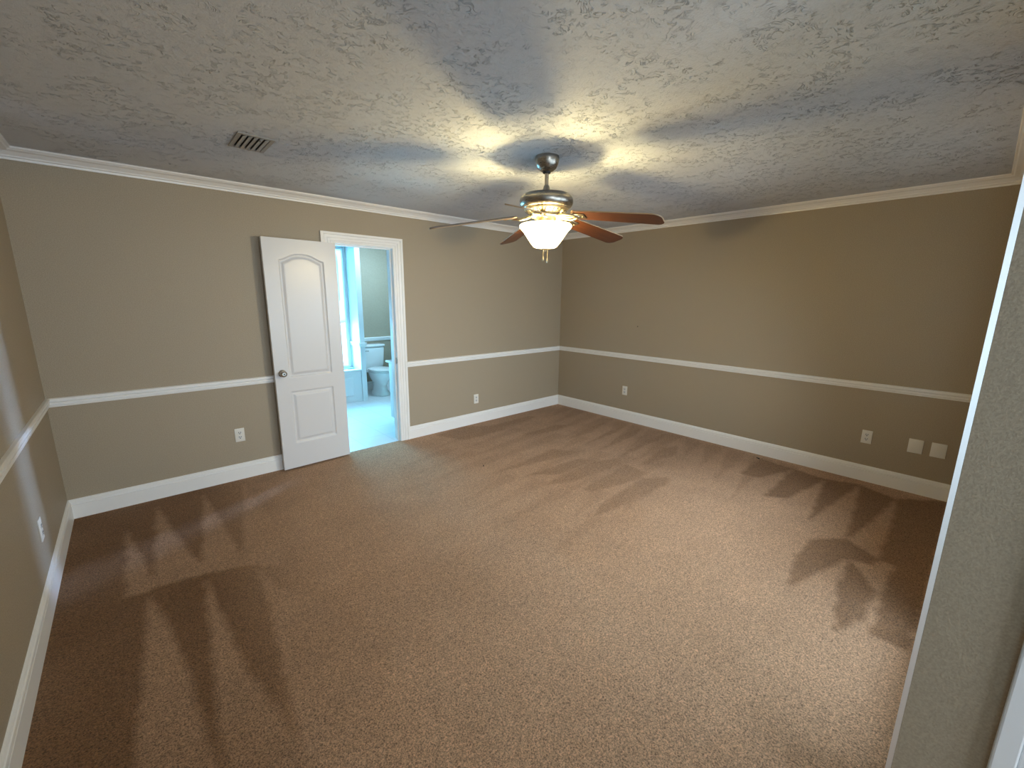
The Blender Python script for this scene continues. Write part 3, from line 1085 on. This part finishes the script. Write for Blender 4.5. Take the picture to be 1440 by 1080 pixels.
ANG0, ZB, PIT, DROOP = -147.5, 2.100, 13.5, 8.0
blade0 = None
for k in range(5):
    a_ = math.radians(ANG0+72*k)
    R = Matrix.Translation((0, 0, ZB)) @ Matrix.Rotation(a_, 4, 'Z') @ Matrix.Rotation(math.radians(DROOP), 4, 'Y') @ Matrix.Rotation(math.radians(-PIT), 4, 'X')
    R2 = Matrix.Translation((0, 0, 0)) @ Matrix.Rotation(math.radians(PIT*0.6), 4, 'X')
    if blade0 is None:
        blade0 = obj('blade', blade_mesh(), M_wood, fan)
        blade0.data.materials.append(M_edge)
        arm0 = obj('blade_arm', arm_mesh(), M_brass, blade0)
        for p in arm0.data.polygons:
            p.use_smooth = True
        bl, ar = blade0, arm0
    else:
        bl, ar = blade0.copy(), arm0.copy()
        C.objects.link(bl)
        C.objects.link(ar)
        ar.parent = bl
        bl.parent = fan
    bl.matrix_local = R

# the lamp bulbs inside the bowl
for k in range(2):
    a_ = PI*k+0.55
    d = bpy.data.lights.new('fan_bulb', 'POINT')
    d.energy = 23.0
    d.color = (1.0, 0.79, 0.36)
    d.shadow_soft_size = 0.028
    o = bpy.data.objects.new('fan_bulb', d)
    C.objects.link(o)
    o.location = (FX+0.03*math.cos(a_), FY+0.03*math.sin(a_), 1.912)

# ---------------------------------------------------------------- ceiling vent
vent = thing('ceiling_vent', 'small grey louvred air vent in the ceiling', 'vent', (-4.03, -1.165, H))
bm = bmesh.new()
vx, vy, b_ = 0.092, 0.142, 0.022
box(bm, -vx, -vx+b_, -vy, vy, -0.008, 0.0, 0.002)
box(bm, vx-b_, vx, -vy, vy, -0.008, 0.0, 0.002)
box(bm, -vx+b_, vx-b_, -vy, -vy+b_, -0.008, 0.0, 0.002)
box(bm, -vx+b_, vx-b_, vy-b_, vy, -0.008, 0.0, 0.002)
obj('frame', bm, M_vent, vent)
bm = bmesh.new()
box(bm, -vx+b_, vx-b_, -vy+b_, vy-b_, -0.002, -0.0005)
obj('duct_opening', bm, M_dark, vent)
for k in range(5):
    bm = bmesh.new()
    box(bm, -0.0112, 0.0112, -vy+b_, vy-b_, -0.001, 0.001)
    s = obj('slat', bm, M_vent, vent)
    s.location = (-0.054+k*0.027, 0, -0.010)
    s.rotation_euler = (0, math.radians(-16), 0)
bm = bmesh.new()
box(bm, 0.02, 0.026, -vy+b_, -vy+b_+0.03, -0.02, -0.008, 0.001)
obj('damper_lever', bm, M_vent, vent)

# ---------------------------------------------------------------- outlets and blank plates (local: front towards -y)


def make_outlet(label, cat):
    t = thing('wall_outlet', label, cat)
    bm = bmesh.new()
    box(bm, -0.036, 0.036, -0.006, 0.0, -0.0585, 0.0585, 0.0025, 3)
    smooth_angle(obj('plate', bm, M_plate, t), 50)
    for s in (-1, 1):
        bm = bmesh.new()
        rg = lambda y: [(0.0165*math.copysign(abs(math.cos(a))**0.8, math.cos(a)), y, s*0.0195+0.0145*math.copysign(abs(math.sin(a))**0.8, math.sin(a))) for a in [2*PI*i/28 for i in range(28)]]
        loft(bm, [rg(-0.005), rg(-0.0085)])
        rc = obj('receptacle', bm, M_recep, t)
        bm = bmesh.new()
        for x, z, wx, wz in ((-0.0068, 0.004, 0.0021, 0.0052), (0.0068, 0.004, 0.0021, 0.0044)):
            box(bm, x-wx, x+wx, -0.0092, -0.008, s*0.0195+z-wz, s*0.0195+z+wz)
        lathe(bm, [(0, 0), (0.0040, 0), (0.0040, 0.0012), (0, 0.0012)], 12, (0, -0.008, s*0.0195-0.0075), 'Y-')
        obj('slot', bm, M_dark, rc)
    bm = bmesh.new()
    lathe(bm, [(0, 0), (0.0035, 0), (0.003, 0.0012), (0, 0.0015)], 12, (0, -0.0058, 0), 'Y-')
    obj('screw', bm, M_recep, t)
    return t


G = 'white duplex wall outlets'
ot = make_outlet('white duplex outlet low on the wall left of the open door', 'outlet')
ot['group'] = G
ot.location = (-4.095, -0.0003, 0.394)
dup(ot, (-1.551, -0.0003, 0.317), 0, 'white duplex outlet between doorway and room corner', G)
dup(ot, (-0.0003, -1.15, 0.399), -PI/2, 'white duplex outlet on right wall nearest the far corner', G)
dup(ot, (-0.0003, -3.607, 0.400), -PI/2, 'white duplex outlet on right wall beside two blank plates', G)
dup(ot, (-L+0.0003, -1.018, 0.370), PI/2, 'outlet on the left wall seen edge-on in the light strip', G)


def blank(y, label):
    t = thing('blank_plate', label, 'wall plate', (-0.0003, y, 0.399), -PI/2, 'blank cover plates on the right wall')
    bm = bmesh.new()
    box(bm, -0.045, 0.045, -0.006, 0.0, -0.0585, 0.0585, 0.0025, 3)
    smooth_angle(obj('plate', bm, M_plate, t), 50)
    for s in (-1, 1):
        bm = bmesh.new()
        lathe(bm, [(0, 0), (0.003, 0), (0.0026, 0.001), (0, 0.0012)], 12, (0, -0.0058, s*0.042), 'Y-')
        obj('screw', bm, M_recep, t)


blank(-3.921, 'blank white cover plate next to the outlet, left of two')
blank(-4.056, 'blank white cover plate nearest the near wall edge, right of two')

# nail left in the right wall, scraps on the carpet
bm = bmesh.new()
lathe(bm, [(0, 0), (0.0022, 0), (0.0022, 0.012), (0.006, 0.0125), (0.006, 0.0145), (0, 0.0148)], 12)
bmesh.ops.rotate(bm, verts=bm.verts, cent=(0, 0, 0), matrix=Matrix.Rotation(-PI/2, 3, 'Y'))
nl = obj('nail', bm, M_dark, loc=(0.0, -1.281, 1.233))
tag(nl, 'tiny dark nail in the right wall above the chair rail', 'nail')


def scrap(x, y, ln, wd, rz, m, label, name='carpet_scrap'):
    bm = bmesh.new()
    pts = [(-ln, 0, 0.003), (-ln*0.4, wd*0.3, 0.005), (ln*0.3, -wd*0.2, 0.005), (ln, 0.0, 0.003)]
    tube(bm, pts, [wd*0.3, wd, wd*0.8, wd*0.3], 8)
    o = obj(name, bm, m, smooth=True)
    o.location = (x, y, 0.001)
    o.rotation_euler = (0, 0, rz)
    tag(o, label, 'scrap')


scrap(-2.353, -1.166, 0.022, 0.005, 0.9, M_lint, 'dark sliver of debris on the carpet in front of the doorway')
scrap(-0.144, -2.827, 0.02, 0.006, 1.2, M_lint, 'dark crumb on the carpet beside right wall baseboard')
